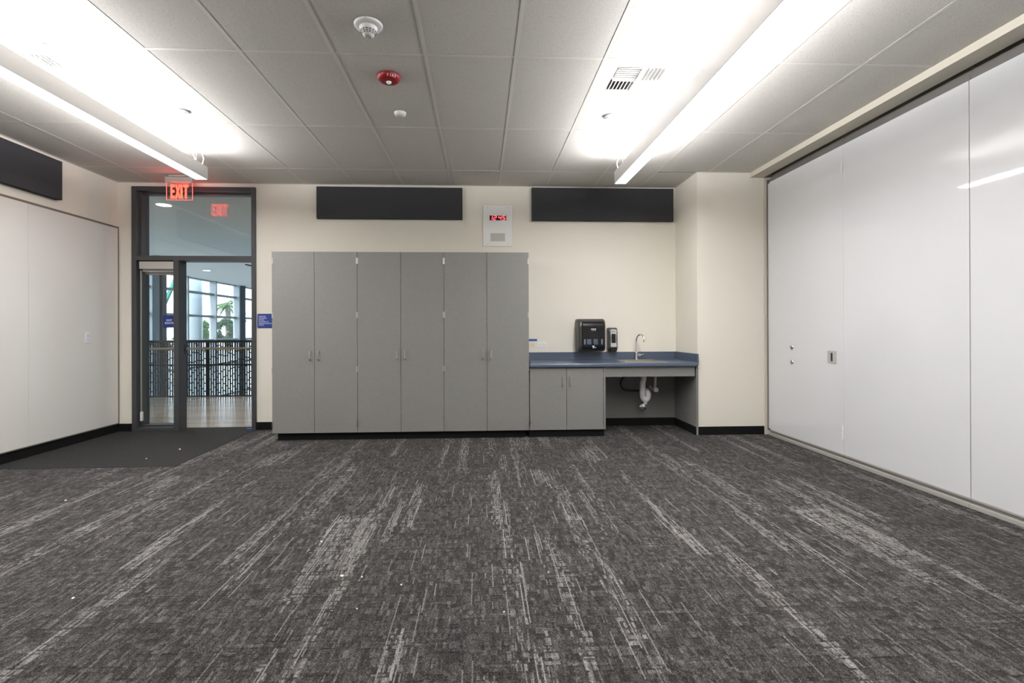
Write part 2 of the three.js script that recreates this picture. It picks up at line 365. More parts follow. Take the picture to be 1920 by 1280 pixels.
// printed signs
function plate(name, label, x0, y0, x1, y1, z0, z1, tex, back) {
  const t = thing(name, label, 'sign', [(x0 + x1) / 2, y0, z0]);
  part(t, 'plate', box(x0, y0, z0, x1, y1, z1, 0.001), back);
  part(t, 'lettering', new THREE.PlaneGeometry(x1 - x0 - 0.004, y1 - y0 - 0.004).translate((x0 + x1) / 2, (y0 + y1) / 2, z1 + 0.0006), S({ map: tex, roughness: 0.45 }));
  return t;
}
plate('exit_route_sign', 'small blue sign reading EXIT ROUTE on the sidelight glass', -4.030, 1.288, -3.874, 1.444, -0.1295, -0.1255, canvasTex(256, 256, (c, w, h) => {
  c.fillStyle = '#17307c'; c.fillRect(0, 0, w, h); c.fillStyle = '#e8ecf6'; c.textAlign = 'center'; c.font = 'bold 58px sans-serif';
  c.fillText('EXIT', w / 2, 122); c.fillText('ROUTE', w / 2, 182);
}), M.signBlue);
const als = plate('listening_sign', 'blue sign about an assistive listening system between door and tall cabinets', -2.800, 1.277, -2.585, 1.458, 0.0005, 0.006, canvasTex(512, 432, (c, w, h) => {
  c.fillStyle = '#1b3580'; c.fillRect(0, 0, w, h); c.fillStyle = '#c9d4f4'; c.font = 'bold 46px sans-serif';
  ['ASSISTIVE', 'LISTENING', 'SYSTEM', 'AVAILABLE AT', 'ADMINISTRATION', 'OFFICE'].forEach((s, i) => c.fillText(s, 36, 96 + i * 53));
}), M.signBlue);
for (const y of [1.288, 1.447]) part(als, 'screw', cyl(-2.791, y, 0.0065, 0.004, 0.004, 0.003, 10, 'z'), M.steel);

// ================================================================ exit sign hung from the ceiling
const font = await new FontLoader().loadAsync('fonts/droid/droid_sans_bold.typeface.json');
const EXZ = 0.32, EX0 = -3.711, EX1 = -3.409;
const exit = thing('exit_sign', 'red glowing EXIT sign on clear panel hanging over the door', 'exit sign', [(EX0 + EX1) / 2, 2.8, EXZ]);
part(exit, 'ceiling_plate', box(-3.66, H - 0.026, EXZ - 0.05, -3.46, H - 0.005, EXZ + 0.05, 0.004), M.alum);
part(exit, 'housing', box(EX0 - 0.004, 3.004, EXZ - 0.032, EX1 + 0.004, 3.067, EXZ + 0.032, 0.008), M.alum);
part(exit, 'clear_panel', box(EX0, 2.798, EXZ - 0.004, EX1, 3.004, EXZ + 0.004), M.acrylic);
part(exit, 'glowing_edge', [box(EX0, 2.798, EXZ - 0.0045, EX0 + 0.003, 3.0, EXZ + 0.0045), box(EX1 - 0.003, 2.798, EXZ - 0.0045, EX1, 3.0, EXZ + 0.0045), box(EX0 + 0.003, 2.798, EXZ - 0.0045, EX1 - 0.003, 2.801, EXZ + 0.0045)], M.exitEdge);
{
  const word = ['E', 'X', 'I', 'T'], left = EX0 + 0.050, h = 0.163;
  const adv = [0.052, 0.062, 0.032, 0.05], wid = [0.043, 0.058, 0.018, 0.055];
  let x = left;
  word.forEach((ch, i) => {
    const g = ch === 'I' ? box(0, 0, 0, 1, 1, 0.0012) : new TextGeometry(ch, { font, size: 0.1, depth: 0.0012, curveSegments: 2, bevelEnabled: false });
    g.computeBoundingBox();
    const b = g.boundingBox;
    g.translate(-b.min.x, -b.min.y, 0).scale(wid[i] / (b.max.x - b.min.x), h / (b.max.y - b.min.y), 1);
    part(exit, 'sign_letter', g.translate(x, 2.817, EXZ + 0.0042), M.exitGlow);
    part(exit, 'sign_letter', g.clone().translate(0, 0, -0.0096), M.exitGlow);
    x += adv[i];
  });
  const l = new THREE.PointLight(new THREE.Color(1, 0.12, 0.07), 0.05);   // the panel's own light, inside it behind the letter I
  l.position.set(left + 0.123, 2.9, EXZ); l.shadow.radius = 0.07; l.castShadow = true;
  scene.add(l);
}

// ================================================================ charcoal acoustic panels
for (const [x0, x1, lab] of [[-2.052, -0.2225, 'long charcoal fabric acoustic panel above the tall grey cabinets'], [0.664, 2.512, 'long charcoal fabric acoustic panel above the sink counter']])
  single('acoustic_panel', box(x0, x0 < 0 ? 2.652 : 2.644, 0.004, x1, x0 < 0 ? 3.055 : 3.068, 0.048, 0.004), M.charcoal, lab, 'acoustic panel', [(x0 + x1) / 2, 2.65, 0], 'charcoal wall panels');
single('acoustic_panel', box(XL + 0.004, 2.633, 0.913, XL + 0.075, 3.042, 4.6, 0.004), M.charcoal, 'charcoal fabric acoustic panel above the left-hand whiteboard wall', 'acoustic panel', [XL + 0.04, 2.63, 2.7], 'charcoal wall panels');

// ================================================================ clock and speaker plate
const CZ0 = 0.0005, CZ1 = 0.014;
const clk = thing('wall_clock', 'white wall plate with red digital clock over a speaker grille', 'clock', [0.226, 2.318, 0]);
part(clk, 'plate', box(0.039, 2.318, CZ0, 0.413, 2.84, CZ1, 0.003), M.white);
part(clk, 'display', box(0.124, 2.65, CZ1, 0.336, 2.712, CZ1 + 0.003), M.ledBack);
{
  const seg = { a: [0, 1, 1, 1], b: [1, 0.5, 1, 1], c: [1, 0, 1, 0.5], d: [0, 0, 1, 0], e: [0, 0, 0, 0.5], f: [0, 0.5, 0, 1], g: [0, 0.5, 1, 0.5] };
  const digit = (chars, x, name) => {
    const w = 0.03, h = 0.05, t = 0.0075, gs = chars.split('').map((k) => {
      const [x0, y0, x1, y1] = seg[k];
      return box(x0 * w - t / 2 + (y0 === y1 ? t * 0.5 : 0), y0 * h - t / 2 + (x0 === x1 ? t * 0.5 : 0), 0, x1 * w + t / 2 - (y0 === y1 ? t * 0.5 : 0), y1 * h + t / 2 - (x0 === x1 ? t * 0.5 : 0), 0.0015);
    });
    const g = merge(gs), p = g.attributes.position;
    for (let i = 0; i < p.count; i++) p.setX(i, p.getX(i) + p.getY(i) * 0.16);
    part(clk, name, g.translate(x, 2.656, CZ1 + 0.003), M.ledRed);
  };
  digit('bc', 0.123, 'display_digit'); digit('abged', 0.174, 'display_digit'); digit('fgbc', 0.236, 'display_digit'); digit('afgcd', 0.287, 'display_digit');
}
part(clk, 'speaker_grille', new THREE.PlaneGeometry(0.186, 0.104).translate(0.227, 2.4325, CZ1 + 0.0008), S({
  roughness: 0.6, map: canvasTex(372, 208, (c, w, h) => {
    c.fillStyle = '#c9c6bd'; c.fillRect(0, 0, w, h);
    for (let r = 0; r < 26; r++) for (let k = 0; k < 46; k++) { c.fillStyle = '#77746c'; c.beginPath(); c.arc(5 + k * 8 + (r & 1) * 4, 4 + r * 8, 2.1, 0, 7); c.fill(); }
  }),
}));
for (const x of [0.095, 0.352]) for (const y of [2.342, 2.815]) part(clk, 'screw', cyl(x, y, CZ1 + 0.001, 0.005, 0.005, 0.003, 12, 'z'), M.grey);

// ================================================================ tall cabinets
function pull(x, y0, y1, z) { return [tube([[x, y1 - 0.004, z], [x, y1 - 0.004, z + 0.024], [x, y1 - 0.012, z + 0.031], [x, (y0 + y1) / 2, z + 0.032], [x, y0 + 0.012, z + 0.031], [x, y0 + 0.004, z + 0.024], [x, y0 + 0.004, z]], 0.0048, 36, 10)]; }
function hinge(parent, x, y, z, side) {
  part(parent, 'hinge', [box(x + side * 0.0006, y - 0.033, z - 0.012, x + side * 0.013, y + 0.033, z + 0.003, 0.001), cyl(x + side * 0.0052, y, z + 0.004, 0.0045, 0.0045, 0.066, 10), cyl(x + side * 0.0052, y + 0.036, z + 0.004, 0.003, 0.0045, 0.006, 10)], M.nickel);
}
const seams = [-2.341, -1.871, -1.392, -0.904, -0.415, 0.075, 0.5595], TZ = 0.69, TY0 = 0.09, TY1 = 2.134;
['tall grey laminate cabinet standing next to the glazed door', 'middle one of the three tall grey laminate cabinets', 'tall grey laminate cabinet standing next to the blue counter'].forEach((lab, k) => {
  const a = seams[2 * k], m = seams[2 * k + 1], b = seams[2 * k + 2], g = 0.0018;
  const t = thing('tall_cabinet', lab, 'cabinet', [m, 0, 0.35], 'tall grey cabinets');
  part(t, 'body', [box(a + 0.001, TY0 + 0.002, 0.002, b - 0.001, TY1, TZ - 0.023)], M.laminate);
  part(t, 'toe_kick', box(k ? a : a + 0.042, 0.003, 0.05, k === 2 ? b - 0.04 : b, TY0 + 0.002, TZ - 0.055), M.black);
  [[a, m, 1], [m, b, -1]].forEach(([x0, x1, s]) => {
    const d = part(t, 'door', box(x0 + g, TY0, TZ - 0.021, x1 - g, TY1, TZ, 0.0012), M.laminate);
    const hx = s > 0 ? x1 - 0.0445 : x0 + 0.0465;
    part(d, 'handle', pull(hx, 0.911, 1.017, TZ), M.nickel, 'brushed metal pull');
    for (const y of [2.032, 1.418, 0.803, 0.192]) hinge(d, s > 0 ? x0 : x1, y, TZ, s);
  });
});

// ================================================================ base cabinet, knee space and counter
const BZ = 0.68, BY0 = 0.088, BY1 = 0.806;
const bc = thing('base_cabinet', 'low grey laminate two-door cabinet under the blue counter', 'cabinet', [1.0, 0, 0.35]);
part(bc, 'body', box(0.562, BY0, 0.002, 1.45, BY1, BZ - 0.023), M.laminate);
part(bc, 'end_stile', box(1.4285, BY0, BZ - 0.023, 1.45, BY1, BZ, 0.001), M.laminate);
part(bc, 'toe_kick', box(0.562, 0.003, 0.05, 1.442, BY0, BZ - 0.035), M.black);
[[0.566, 0.9945, 1], [0.9945, 1.4265, -1]].forEach(([x0, x1, s]) => {
  const d = part(bc, 'door', box(x0 + 0.0018, BY0, BZ - 0.021, x1 - 0.0018, BY1 - 0.006, BZ, 0.0012), M.laminate);
  part(d, 'handle', pull(s > 0 ? x1 - 0.0445 : x0 + 0.0425, 0.593, 0.704, BZ), M.nickel, 'brushed metal pull');
  for (const y of [0.714, 0.2]) hinge(d, s > 0 ? x0 + 0.004 : x1, y, BZ, s);
});
const knee = thing('knee_space_panelling', 'grey laminate panels round the open knee space under the sink', 'panelling', [2.0, 0, 0.3]);
part(knee, 'apron', box(1.4515, 0.693, BZ - 0.03, 2.51, BY1, BZ - 0.008, 0.001), M.laminate);
part(knee, 'back_panel', box(1.4515, 0.098, 0.002, 2.53, BY1, 0.02), M.laminate);
part(knee, 'end_panel', box(2.528, 0.003, 0.02, XC - 0.001, BY1, BZ - 0.008, 0.001), M.laminate);
part(knee, 'bolt', cyl(2.527, 0.237, 0.36, 0.006, 0.006, 0.004, 12, 'x'), M.steel);
base('baseboard_knee', [box(1.4515, 0, 0.002, 2.53, BB, 0.03, 0.002), box(2.52, 0, 0.03, 2.528, BB, BZ - 0.008, 0.002)]);

const CT0 = 0.807, CT1 = 0.856, CF = 0.712;                 // counter
const SX0 = 1.705, SX1 = 2.215, SZ0 = 0.11, SZ1 = 0.62;     // sink rim
const counter = thing('countertop', 'dark blue counter with backsplash over the grey base cabinet', 'countertop', [1.55, CT0, 0.35]);
{
  const x0 = 0.563, x1 = XC - 0.002, ix0 = SX0 + 0.02, ix1 = SX1 - 0.02, iz0 = SZ0 + 0.02, iz1 = SZ1 - 0.02;
  part(counter, 'top', [box(x0, CT0 + 0.008, 0.002, ix0, CT1, 0.68), box(ix1, CT0 + 0.008, 0.002, x1, CT1, 0.68), box(ix0, CT0 + 0.008, 0.002, ix1, CT1, iz0), box(ix0, CT0 + 0.008, iz1, ix1, CT1, 0.68)], M.counter);
  part(counter, 'front_edge', box(x0, CT0, 0.664, x1 - 0.012, CT1 + 0.001, CF, 0.017), M.counter);
  part(counter, 'backsplash', box(x0, CT1 - 0.002, 0.002, x1, 0.955, 0.022, 0.003), M.counter);
  part(counter, 'side_splash', box(x1 - 0.02, CT1 - 0.002, 0.02, x1, 0.957, 0.69, 0.003), M.counter);
  part(counter, 'side_splash', box(x0, CT1 - 0.002, 0.02, x0 + 0.014, 0.94, 0.66, 0.003), M.counter);
}
const sink = thing('sink', 'stainless steel sink set into the blue counter', 'sink', [(SX0 + SX1) / 2, CT1, 0.36]);
{
  const y = CT1 + 0.004, b = 0.7, ix0 = SX0 + 0.035, ix1 = SX1 - 0.035, iz0 = SZ0 + 0.095, iz1 = SZ1 - 0.035;
  part(sink, 'rim', [box(SX0, CT1, SZ0, ix0, y, SZ1, 0.001), box(ix1, CT1, SZ0, SX1, y, SZ1, 0.001), box(ix0, CT1, SZ0, ix1, y, iz0, 0.001), box(ix0, CT1, iz1, ix1, y, SZ1, 0.001)], M.sinkSteel);
  part(sink, 'bowl', [box(ix0 - 0.002, b, iz0, ix0, y - 0.001, iz1), box(ix1, b, iz0, ix1 + 0.002, y - 0.001, iz1), box(ix0, b, iz0 - 0.002, ix1, y - 0.001, iz0), box(ix0, b, iz1, ix1, y - 0.001, iz1 + 0.002), box(ix0, b - 0.002, iz0, ix1, b, iz1)], M.sinkSteel);
  part(sink, 'drain', lathe([[0, 0.001], [0.03, 0.001], [0.04, 0.004], [0.044, 0.001]], (ix0 + ix1) / 2, b, 0.4, 24), M.chrome);
}
const fx = 1.978, fz = 0.165, fy = CT1 + 0.004;
const faucet = thing('faucet', 'chrome gooseneck faucet behind the sink', 'faucet', [fx, fy, fz]);
part(faucet, 'body', lathe([[0, 0], [0.026, 0], [0.026, 0.004], [0.0205, 0.012], [0.0205, 0.09], [0.023, 0.093], [0.023, 0.099], [0.014, 0.106], [0, 0.106]], fx, fy, fz, 32), M.chrome);
part(faucet, 'spout', tube([[fx, fy + 0.1, fz], [fx, fy + 0.24, fz], [fx + 0.003, fy + 0.278, fz + 0.008], [fx + 0.016, fy + 0.312, fz + 0.045], [fx + 0.03, fy + 0.32, fz + 0.085], [fx + 0.043, fy + 0.305, fz + 0.125], [fx + 0.049, fy + 0.27, fz + 0.146], [fx + 0.05, fy + 0.245, fz + 0.15]], 0.0105, 60, 16), M.chrome);
part(faucet, 'aerator', cyl(fx + 0.05, fy + 0.237, fz + 0.15, 0.0115, 0.0125, 0.024, 20), M.chrome);
part(faucet, 'lever', [cyl(fx + 0.032, fy + 0.062, fz, 0.0155, 0.0155, 0.036, 20, 'x'), tube([[fx + 0.048, fy + 0.062, fz], [fx + 0.068, fy + 0.066, fz + 0.01], [fx + 0.088, fy + 0.074, fz + 0.018]], 0.0048, 10, 10)], M.chrome);

// pipes under the sink
const px = 2.015, pz = 0.33;
const trap = thing('drain_trap', 'white plastic drain pipe and trap under the sink', 'drain pipe', [px, 0.25, pz]);
part(trap, 'tailpiece', [cyl(px, 0.68, pz, 0.036, 0.046, 0.05, 24), cyl(px, 0.637, pz, 0.03, 0.034, 0.06, 24), cyl(px - 0.006, 0.56, pz, 0.028, 0.03, 0.12, 20)], M.pvc);
const tx = px - 0.014;
part(trap, 'trap_bend', tube([[tx, 0.6, pz], [tx, 0.5, pz], [tx, 0.43, pz], [tx + 0.008, 0.395, pz], [tx + 0.035, 0.376, pz], [tx + 0.062, 0.395, pz], [tx + 0.07, 0.43, pz], [tx + 0.068, 0.462, pz - 0.008], [tx + 0.062, 0.478, pz - 0.04], [tx + 0.06, 0.472, pz - 0.12], [tx + 0.06, 0.465, 0.022]], 0.033, 100, 20), M.pvc);
part(trap, 'cleanout_plug', cyl(tx + 0.033, 0.335, pz, 0.019, 0.024, 0.03, 20), M.pvc);
part(trap, 'cover_seam', new THREE.TorusGeometry(0.0334, 0.0014, 6, 28).rotateX(Math.PI / 2).translate(tx, 0.43, pz), M.grey);
part(trap, 'cover_seam', new THREE.TorusGeometry(0.0334, 0.0014, 6, 28).rotateX(Math.PI / 2).translate(tx + 0.07, 0.43, pz), M.grey);
const wc = thing('cleanout_cover', 'round chrome cleanout cover low on the panel behind the drain trap', 'cover plate', [2.106, 0.2, 0.02]);
part(wc, 'plate', lathe([[0, 0.013], [0.03, 0.011], [0.045, 0.006], [0.05, 0]], 0, 0, 0, 32).rotateX(Math.PI / 2).translate(2.106, 0.236, 0.0205), M.chrome);
part(wc, 'screw', cyl(2.108, 0.236, 0.034, 0.007, 0.007, 0.004, 14, 'z'), M.nickel);
const sv = thing('supply_valve', 'white covered water valve beside the drain pipe', 'valve', [2.21, 0.47, 0.2]);
part(sv, 'supply_pipe', [tube([[2.19, 0.71, 0.24], [2.19, 0.56, 0.235], [2.195, 0.49, 0.2]], 0.0195, 24, 14)], M.pvc);
part(sv, 'valve_cover', [cyl(2.203, 0.485, 0.13, 0.029, 0.029, 0.22, 24, 'z'), cyl(2.203, 0.485, 0.243, 0.022, 0.029, 0.006, 24, 'z')], M.pvc);
part(sv, 'valve_handle', [tube([[2.19, 0.49, 0.17], [2.16, 0.505, 0.18], [2.145, 0.52, 0.185]], 0.009, 12, 10), cyl(2.146, 0.521, 0.187, 0.011, 0.011, 0.02, 14)], M.pvc);
single('rubber_hose', tube([[1.93, 0.694, 0.25], [1.86, 0.69, 0.25], [1.79, 0.655, 0.25], [1.757, 0.6, 0.25], [1.755, 0.545, 0.25], [1.785, 0.5, 0.25], [1.84, 0.482, 0.25], [1.985, 0.478, 0.25]], 0.0135, 80, 14), M.rubber, 'black rubber hose looping beside the white drain trap', 'hose', [1.8, 0.48, 0.25]);

// ================================================================ dispensers over the counter
const tdx0 = 1.228, tdx1 = 1.572, tdy0 = 0.968, tdy1 = 1.383;
const towel = thing('towel_dispenser', 'black paper towel dispenser with smoked cover on the wall', 'dispenser', [1.4, tdy0, 0]);
{
  const s = new THREE.Shape();                              // side profile (z, y) of the casing
  s.moveTo(0.001, tdy0); s.lineTo(0.15, tdy0); s.quadraticCurveTo(0.215, tdy0 + 0.005, 0.226, tdy0 + 0.07);
  s.lineTo(0.222, tdy1 - 0.1); s.quadraticCurveTo(0.21, tdy1 - 0.012, 0.13, tdy1 - 0.002); s.lineTo(0.001, tdy1); s.closePath();
  const g = prism(s, tdx1 - tdx0, 0.022).rotateY(-Math.PI / 2).translate(tdx1, 0, 0);
  const p = g.attributes.position;
  for (let i = 0; i < p.count; i++) if (p.getZ(i) < 0.001) p.setZ(i, 0.001);
  g.computeVertexNormals();
  part(towel, 'casing', g, M.blackSatin);
  const c = new THREE.Shape();
  c.moveTo(0.06, tdy0 + 0.016); c.lineTo(0.155, tdy0 + 0.012); c.quadraticCurveTo(0.222, tdy0 + 0.014, 0.2475, tdy0 + 0.075); c.quadraticCurveTo(0.254, tdy1 - 0.15, 0.2415, tdy1 - 0.09); c.quadraticCurveTo(0.226, tdy1 - 0.03, 0.15, tdy1 - 0.016); c.lineTo(0.06, tdy1 - 0.014); c.closePath();
  part(towel, 'cover', prism(c, tdx1 - tdx0 - 0.06, 0.012).rotateY(-Math.PI / 2).translate(tdx1 - 0.018, 0, 0), M.blackGloss);
  const rollMat = S({ color: new THREE.Color(0.07, 0.1, 0.15), roughness: 0.3 }), endMat = S({ color: new THREE.Color(0.16, 0.19, 0.19), roughness: 0.3 });
  for (const [x, w, mt] of [[1.3, 0.02, endMat], [1.353, 0.056, rollMat], [1.437, 0.056, rollMat], [1.516, 0.02, endMat]]) part(towel, 'roller', box(x - w / 2, 1.058, 0.246, x + w / 2, 1.125, 0.2535, 0.0035), mt);
  const print = canvasTex(256, 96, (c2) => { c2.clearRect(0, 0, 256, 96); c2.fillStyle = '#fff'; c2.textAlign = 'center'; c2.font = 'bold 50px sans-serif'; c2.fillText('SofPull', 128, 46); c2.font = '26px sans-serif'; c2.fillText('▲ Mechanical', 128, 84); });
  const pm = S({ map: print, transparent: true, roughness: 0.5 });
  part(towel, 'lettering', new THREE.PlaneGeometry(0.098, 0.037).rotateX(-0.07).translate(1.41, 1.243, 0.2555), pm);
  const print2 = canvasTex(256, 128, (c2) => { c2.clearRect(0, 0, 256, 128); c2.fillStyle = '#eee'; c2.fillRect(60, 14, 100, 34); c2.beginPath(); c2.arc(108, 92, 28, 0, 7); c2.fill(); c2.fillRect(150, 82, 84, 18); });
  part(towel, 'pictogram', new THREE.PlaneGeometry(0.075, 0.0375).rotateX(-0.02).translate(1.412, 1.028, 0.2535), S({ map: print2, transparent: true, roughness: 0.5 }));
}
const soap = thing('soap_dispenser', 'black and silver soap dispenser beside the towel dispenser', 'dispenser', [1.695, 0.966, 0]);
{
  const x0 = 1.634, x1 = 1.758, y0 = 0.966, y1 = 1.268;
  const s = new THREE.Shape();
  s.moveTo(0.001, y0 + 0.012); s.lineTo(0.05, y0); s.quadraticCurveTo(0.094, y0 + 0.004, 0.098, y0 + 0.05); s.lineTo(0.09, y1 - 0.04); s.quadraticCurveTo(0.082, y1 - 0.004, 0.04, y1); s.lineTo(0.001, y1 - 0.01); s.closePath();
  const g = prism(s, x1 - x0, 0.012).rotateY(-Math.PI / 2).translate(x1, 0, 0), p = g.attributes.position;
  for (let i = 0; i < p.count; i++) if (p.getZ(i) < 0.001) p.setZ(i, 0.001);
  g.computeVertexNormals();
  part(soap, 'casing', g, M.blackSatin);
  const f = new THREE.Shape();
  f.moveTo(-0.040, 0.058); f.quadraticCurveTo(0, 0.046, 0.040, 0.058); f.lineTo(0.034, 0.16); f.lineTo(0.042, 0.272); f.quadraticCurveTo(0, 0.292, -0.042, 0.272); f.lineTo(-0.034, 0.16); f.closePath();
  part(soap, 'face_plate', prism(f, 0.018, 0.003).rotateX(-0.03).translate((x0 + x1) / 2 + 0.006, y0, 0.094), M.silver);
  part(soap, 'sight_window', box(1.674, y0 + 0.106, 0.1, 1.728, y0 + 0.222, 0.1165, 0.006), M.blackGloss);
  part(soap, 'push_bar', box(1.66, y0 - 0.004, 0.05, 1.742, y0 + 0.052, 0.106, 0.012), M.blackGloss);
  part(soap, 'lettering', new THREE.PlaneGeometry(0.05, 0.016).rotateX(-0.03).translate(1.701, y0 + 0.254, 0.1062), S({ transparent: true, roughness: 0.5, map: canvasTex(256, 82, (c) => { c.clearRect(0, 0, 256, 82); c.fillStyle = '#26282a'; c.textAlign = 'center'; c.font = 'bold 66px sans-serif'; c.fillText('Provon', 128, 64); }) }));
}
function outlet(name, label, cx, cy, plateMat, slots) {
  const t = thing(name, label, 'outlet', [cx, cy, 0]);
  part(t, 'plate', box(cx - 0.0585, cy - 0.035, 0.0005, cx + 0.0585, cy + 0.035, 0.0065, 0.002), plateMat);
  for (const s of [-1, 1]) {
    const r = part(t, 'receptacle', box(cx + s * 0.024 - 0.0165, cy - 0.0165, 0.006, cx + s * 0.024 + 0.0165, cy + 0.0165, 0.009, 0.001), plateMat);
    part(r, 'slot', [box(cx + s * 0.024 - 0.007, cy - 0.009, 0.0088, cx + s * 0.024 + 0.002, cy - 0.006, 0.0094), box(cx + s * 0.024 - 0.007, cy + 0.006, 0.0088, cx + s * 0.024 + 0.002, cy + 0.009, 0.0094), cyl(cx + s * 0.024 + 0.009, cy, 0.0091, 0.003, 0.003, 0.0006, 10, 'z')], slots);
  }
}
outlet('wall_outlet', 'white double wall outlet above the blue backsplash', 0.7955, 1.051, M.white, M.dark);
outlet('wall_outlet', 'ivory wall outlet under the strip of blue tape', 0.647, 1.057, M.ivory, M.darkAlum);
single('painter_tape', box(0.6, 1.097, 0.0005, 0.731, 1.126, 0.0012), M.tapeBlue, 'strip of blue painter tape above the ivory outlet', 'tape', [0.66, 1.097, 0]);

// ================================================================ whiteboard wall on the left
const BX = XL + 0.004, BXF = XL + 0.016, BYL = 0.112, BYH = 2.515;
const bz = [0.022, 1.248, 2.474, 3.7, 4.926, 6.152];
const blab = ['glossy white marker board panel next to the door corner', 'white marker board panel at the left picture edge', 'white marker board panel before the camera side of the room', 'white marker board panel farther along the left wall', 'last white marker board panel on the left wall'];
for (let i = 0; i < 2; i++) {
  const t = thing('marker_board', blab[i], 'whiteboard', [XL, BYL, (bz[i] + bz[i + 1]) / 2], 'marker boards on the wall');
  part(t, 'surface', box(BX, BYL, bz[i] + 0.0012, BXF, BYH, bz[i + 1] - 0.0012, 0.0008), M.board);
}
single('marker_board', box(BX, BYL, bz[2] + 0.0012, BXF, BYH, 6.1, 0.0008), M.board, 'white marker board behind the left edge of the view', 'whiteboard', [XL, BYL, 4.2], 'marker boards on the wall');
solid('trim_3', [box(XL, BYH, 0.006, XL + 0.02, BYH + 0.022, 6.12, 0.002), box(XL, BYL, 0.006, XL + 0.02, BYH, 0.021, 0.002), box(XL, BYL - 0.012, 0.006, XL + 0.02, BYL - 0.0005, 6.12, 0.002)], M.trim, 'bronze metal edge trim round the marker boards');
const sw = thing('wall_switch', 'small white wall switch on the marker board by the door', 'switch', [BXF, 1.11, 0.503]);
part(sw, 'plate', box(BXF + 0.0002, 1.108, 0.464, BXF + 0.006, 1.238, 0.543, 0.002), M.white);
part(sw, 'rocker', box(BXF + 0.006, 1.15, 0.487, BXF + 0.011, 1.215, 0.52, 0.002), S({ color: new THREE.Color(0.6, 0.62, 0.74), roughness: 0.4 }));
part(sw, 'dimmer_slider', box(BXF + 0.006, 1.128, 0.49, BXF + 0.009, 1.142, 0.517, 0.001), M.whitePlastic);

// ================================================================ folding partition on the right
const PX = XR, PT = 0.09, PY0 = 0.068, PY1 = 2.962;
const pzs = [0.72, 1.912, 3.118, 4.33, 5.54, 6.75, 7.96];
const plab = ['white glossy partition panel with flush pull and two lock cylinders', 'white partition panel with hinge plates, between the pull and the dark seam', 'white partition panel with a lamp reflection at the picture edge'];
const jamb = thing('partition_jamb', 'pale upright jamb between cream wall and white partition', 'jamb', [PX - 0.01, 0, ZC + 0.035]);
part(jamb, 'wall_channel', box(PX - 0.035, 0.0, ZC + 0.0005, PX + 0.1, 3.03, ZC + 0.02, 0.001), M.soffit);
part(jamb, 'edge_seal', box(PX - 0.005, 0.06, ZC + 0.02, PX + 0.08, 3.0, ZC + 0.032, 0.001), M.darkAlum);
part(jamb, 'closer_panel', box(PX + 0.006, PY0 + 0.01, ZC + 0.032, PX + 0.08, PY1 - 0.01, pzs[0] - 0.001, 0.001), M.panel);
for (let i = 0; i < 3; i++) {
  const z0 = pzs[i], z1 = i === 2 ? pzs[3] : pzs[i + 1], gap = [[0.0005, 0.0006], [0.0006, 0.0028], [0.0028, 0.001]][i];
  const t = thing('partition_panel', plab[i], 'partition panel', [PX + PT / 2, 0, (z0 + z1) / 2], 'white folding partition panels');
  part(t, 'face', box(PX, PY0, z0 + gap[0], PX + PT, PY1, z1 - gap[1], 0.0015), M.panel);
  part(t, 'top_seal', [box(PX + 0.008, PY1, z0, PX + PT - 0.01, PY1 + 0.045, z1 - 0.002), box(PX + 0.03, PY1 + 0.045, z0, PX + PT - 0.03, 3.088, z1 - 0.002)], M.darkAlum);
  part(t, 'bottom_rail', box(PX + 0.002, PY0 - 0.012, z0 + 0.001, PX + PT - 0.002, PY0 - 0.0005, z1 - 0.001), M.alum);
  part(t, 'drop_seal', box(PX + 0.006, 0.03, z0 + 0.001, PX + PT - 0.01, PY0 - 0.012, z1 - 0.003), M.darkAlum);
  part(t, 'floor_sweep', box(PX - 0.012, 0.001, z0 + 0.001, PX + PT, 0.034, z1 - 0.002, 0.003), M.alum);
  if (i === 1 || i === 2) part(t, 'edge_strip', box(PX + 0.004, PY0, i === 1 ? z1 - 0.0028 : z0, PX + PT, PY1, i === 1 ? z1 - 0.0004 : z0 + 0.0028), M.darkAlum);
  if (i === 0) {
    const ps = poly([[1.698, 0.912], [1.815, 0.912], [1.815, 1.032], [1.698, 1.032]]);
    ps.holes.push(new THREE.Path([[1.742, 0.932], [1.742, 1.012], [1.77, 1.012], [1.77, 0.932]].map((p) => new THREE.Vector2(...p))));
    const pl = part(t, 'flush_pull', prism(ps, 0.004).rotateY(-Math.PI / 2).translate(PX, 0, 0), M.grey, 'grey recessed pull');
    part(pl, 'recess', box(PX - 0.0012, 0.93, 1.742, PX - 0.0004, 1.014, 1.77), M.dark);
    for (const y of [1.044, 0.884]) {
      const k = part(t, 'lock_cylinder', lathe([[0, 0.006], [0.012, 0.006], [0.014, 0.009], [0.022, 0.008], [0.026, 0]], 0, 0, 0, 28).rotateZ(Math.PI / 2).translate(PX, y, 1.134), M.nickel);
      part(k, 'key_slot', box(PX - 0.0075, y - 0.008, 1.132, PX - 0.0062, y + 0.008, 1.137), M.dark);
    }
    for (const [ya, yb] of [[2.703, 2.803], [0.214, 0.343]]) part(t, 'hinge_plate', [box(PX - 0.006, ya, 1.896, PX + 0.0, yb, 1.911, 0.001), cyl(PX - 0.007, (ya + yb) / 2 - 0.002, 1.909, 0.006, 0.006, yb - ya, 12)], M.white);
  }
}
single('partition_panel', [box(PX, PY0, 4.332, PX + PT, PY1, ZF - 0.01, 0.001), box(PX + 0.008, PY1, 4.332, PX + PT - 0.01, 3.03, ZF - 0.01), box(PX, 0.002, 4.332, PX + PT, PY0, ZF - 0.01)], M.panel, 'white partition run behind the right edge of the view', 'partition panel', [PX + PT / 2, 0, 6.4], 'white folding partition panels');

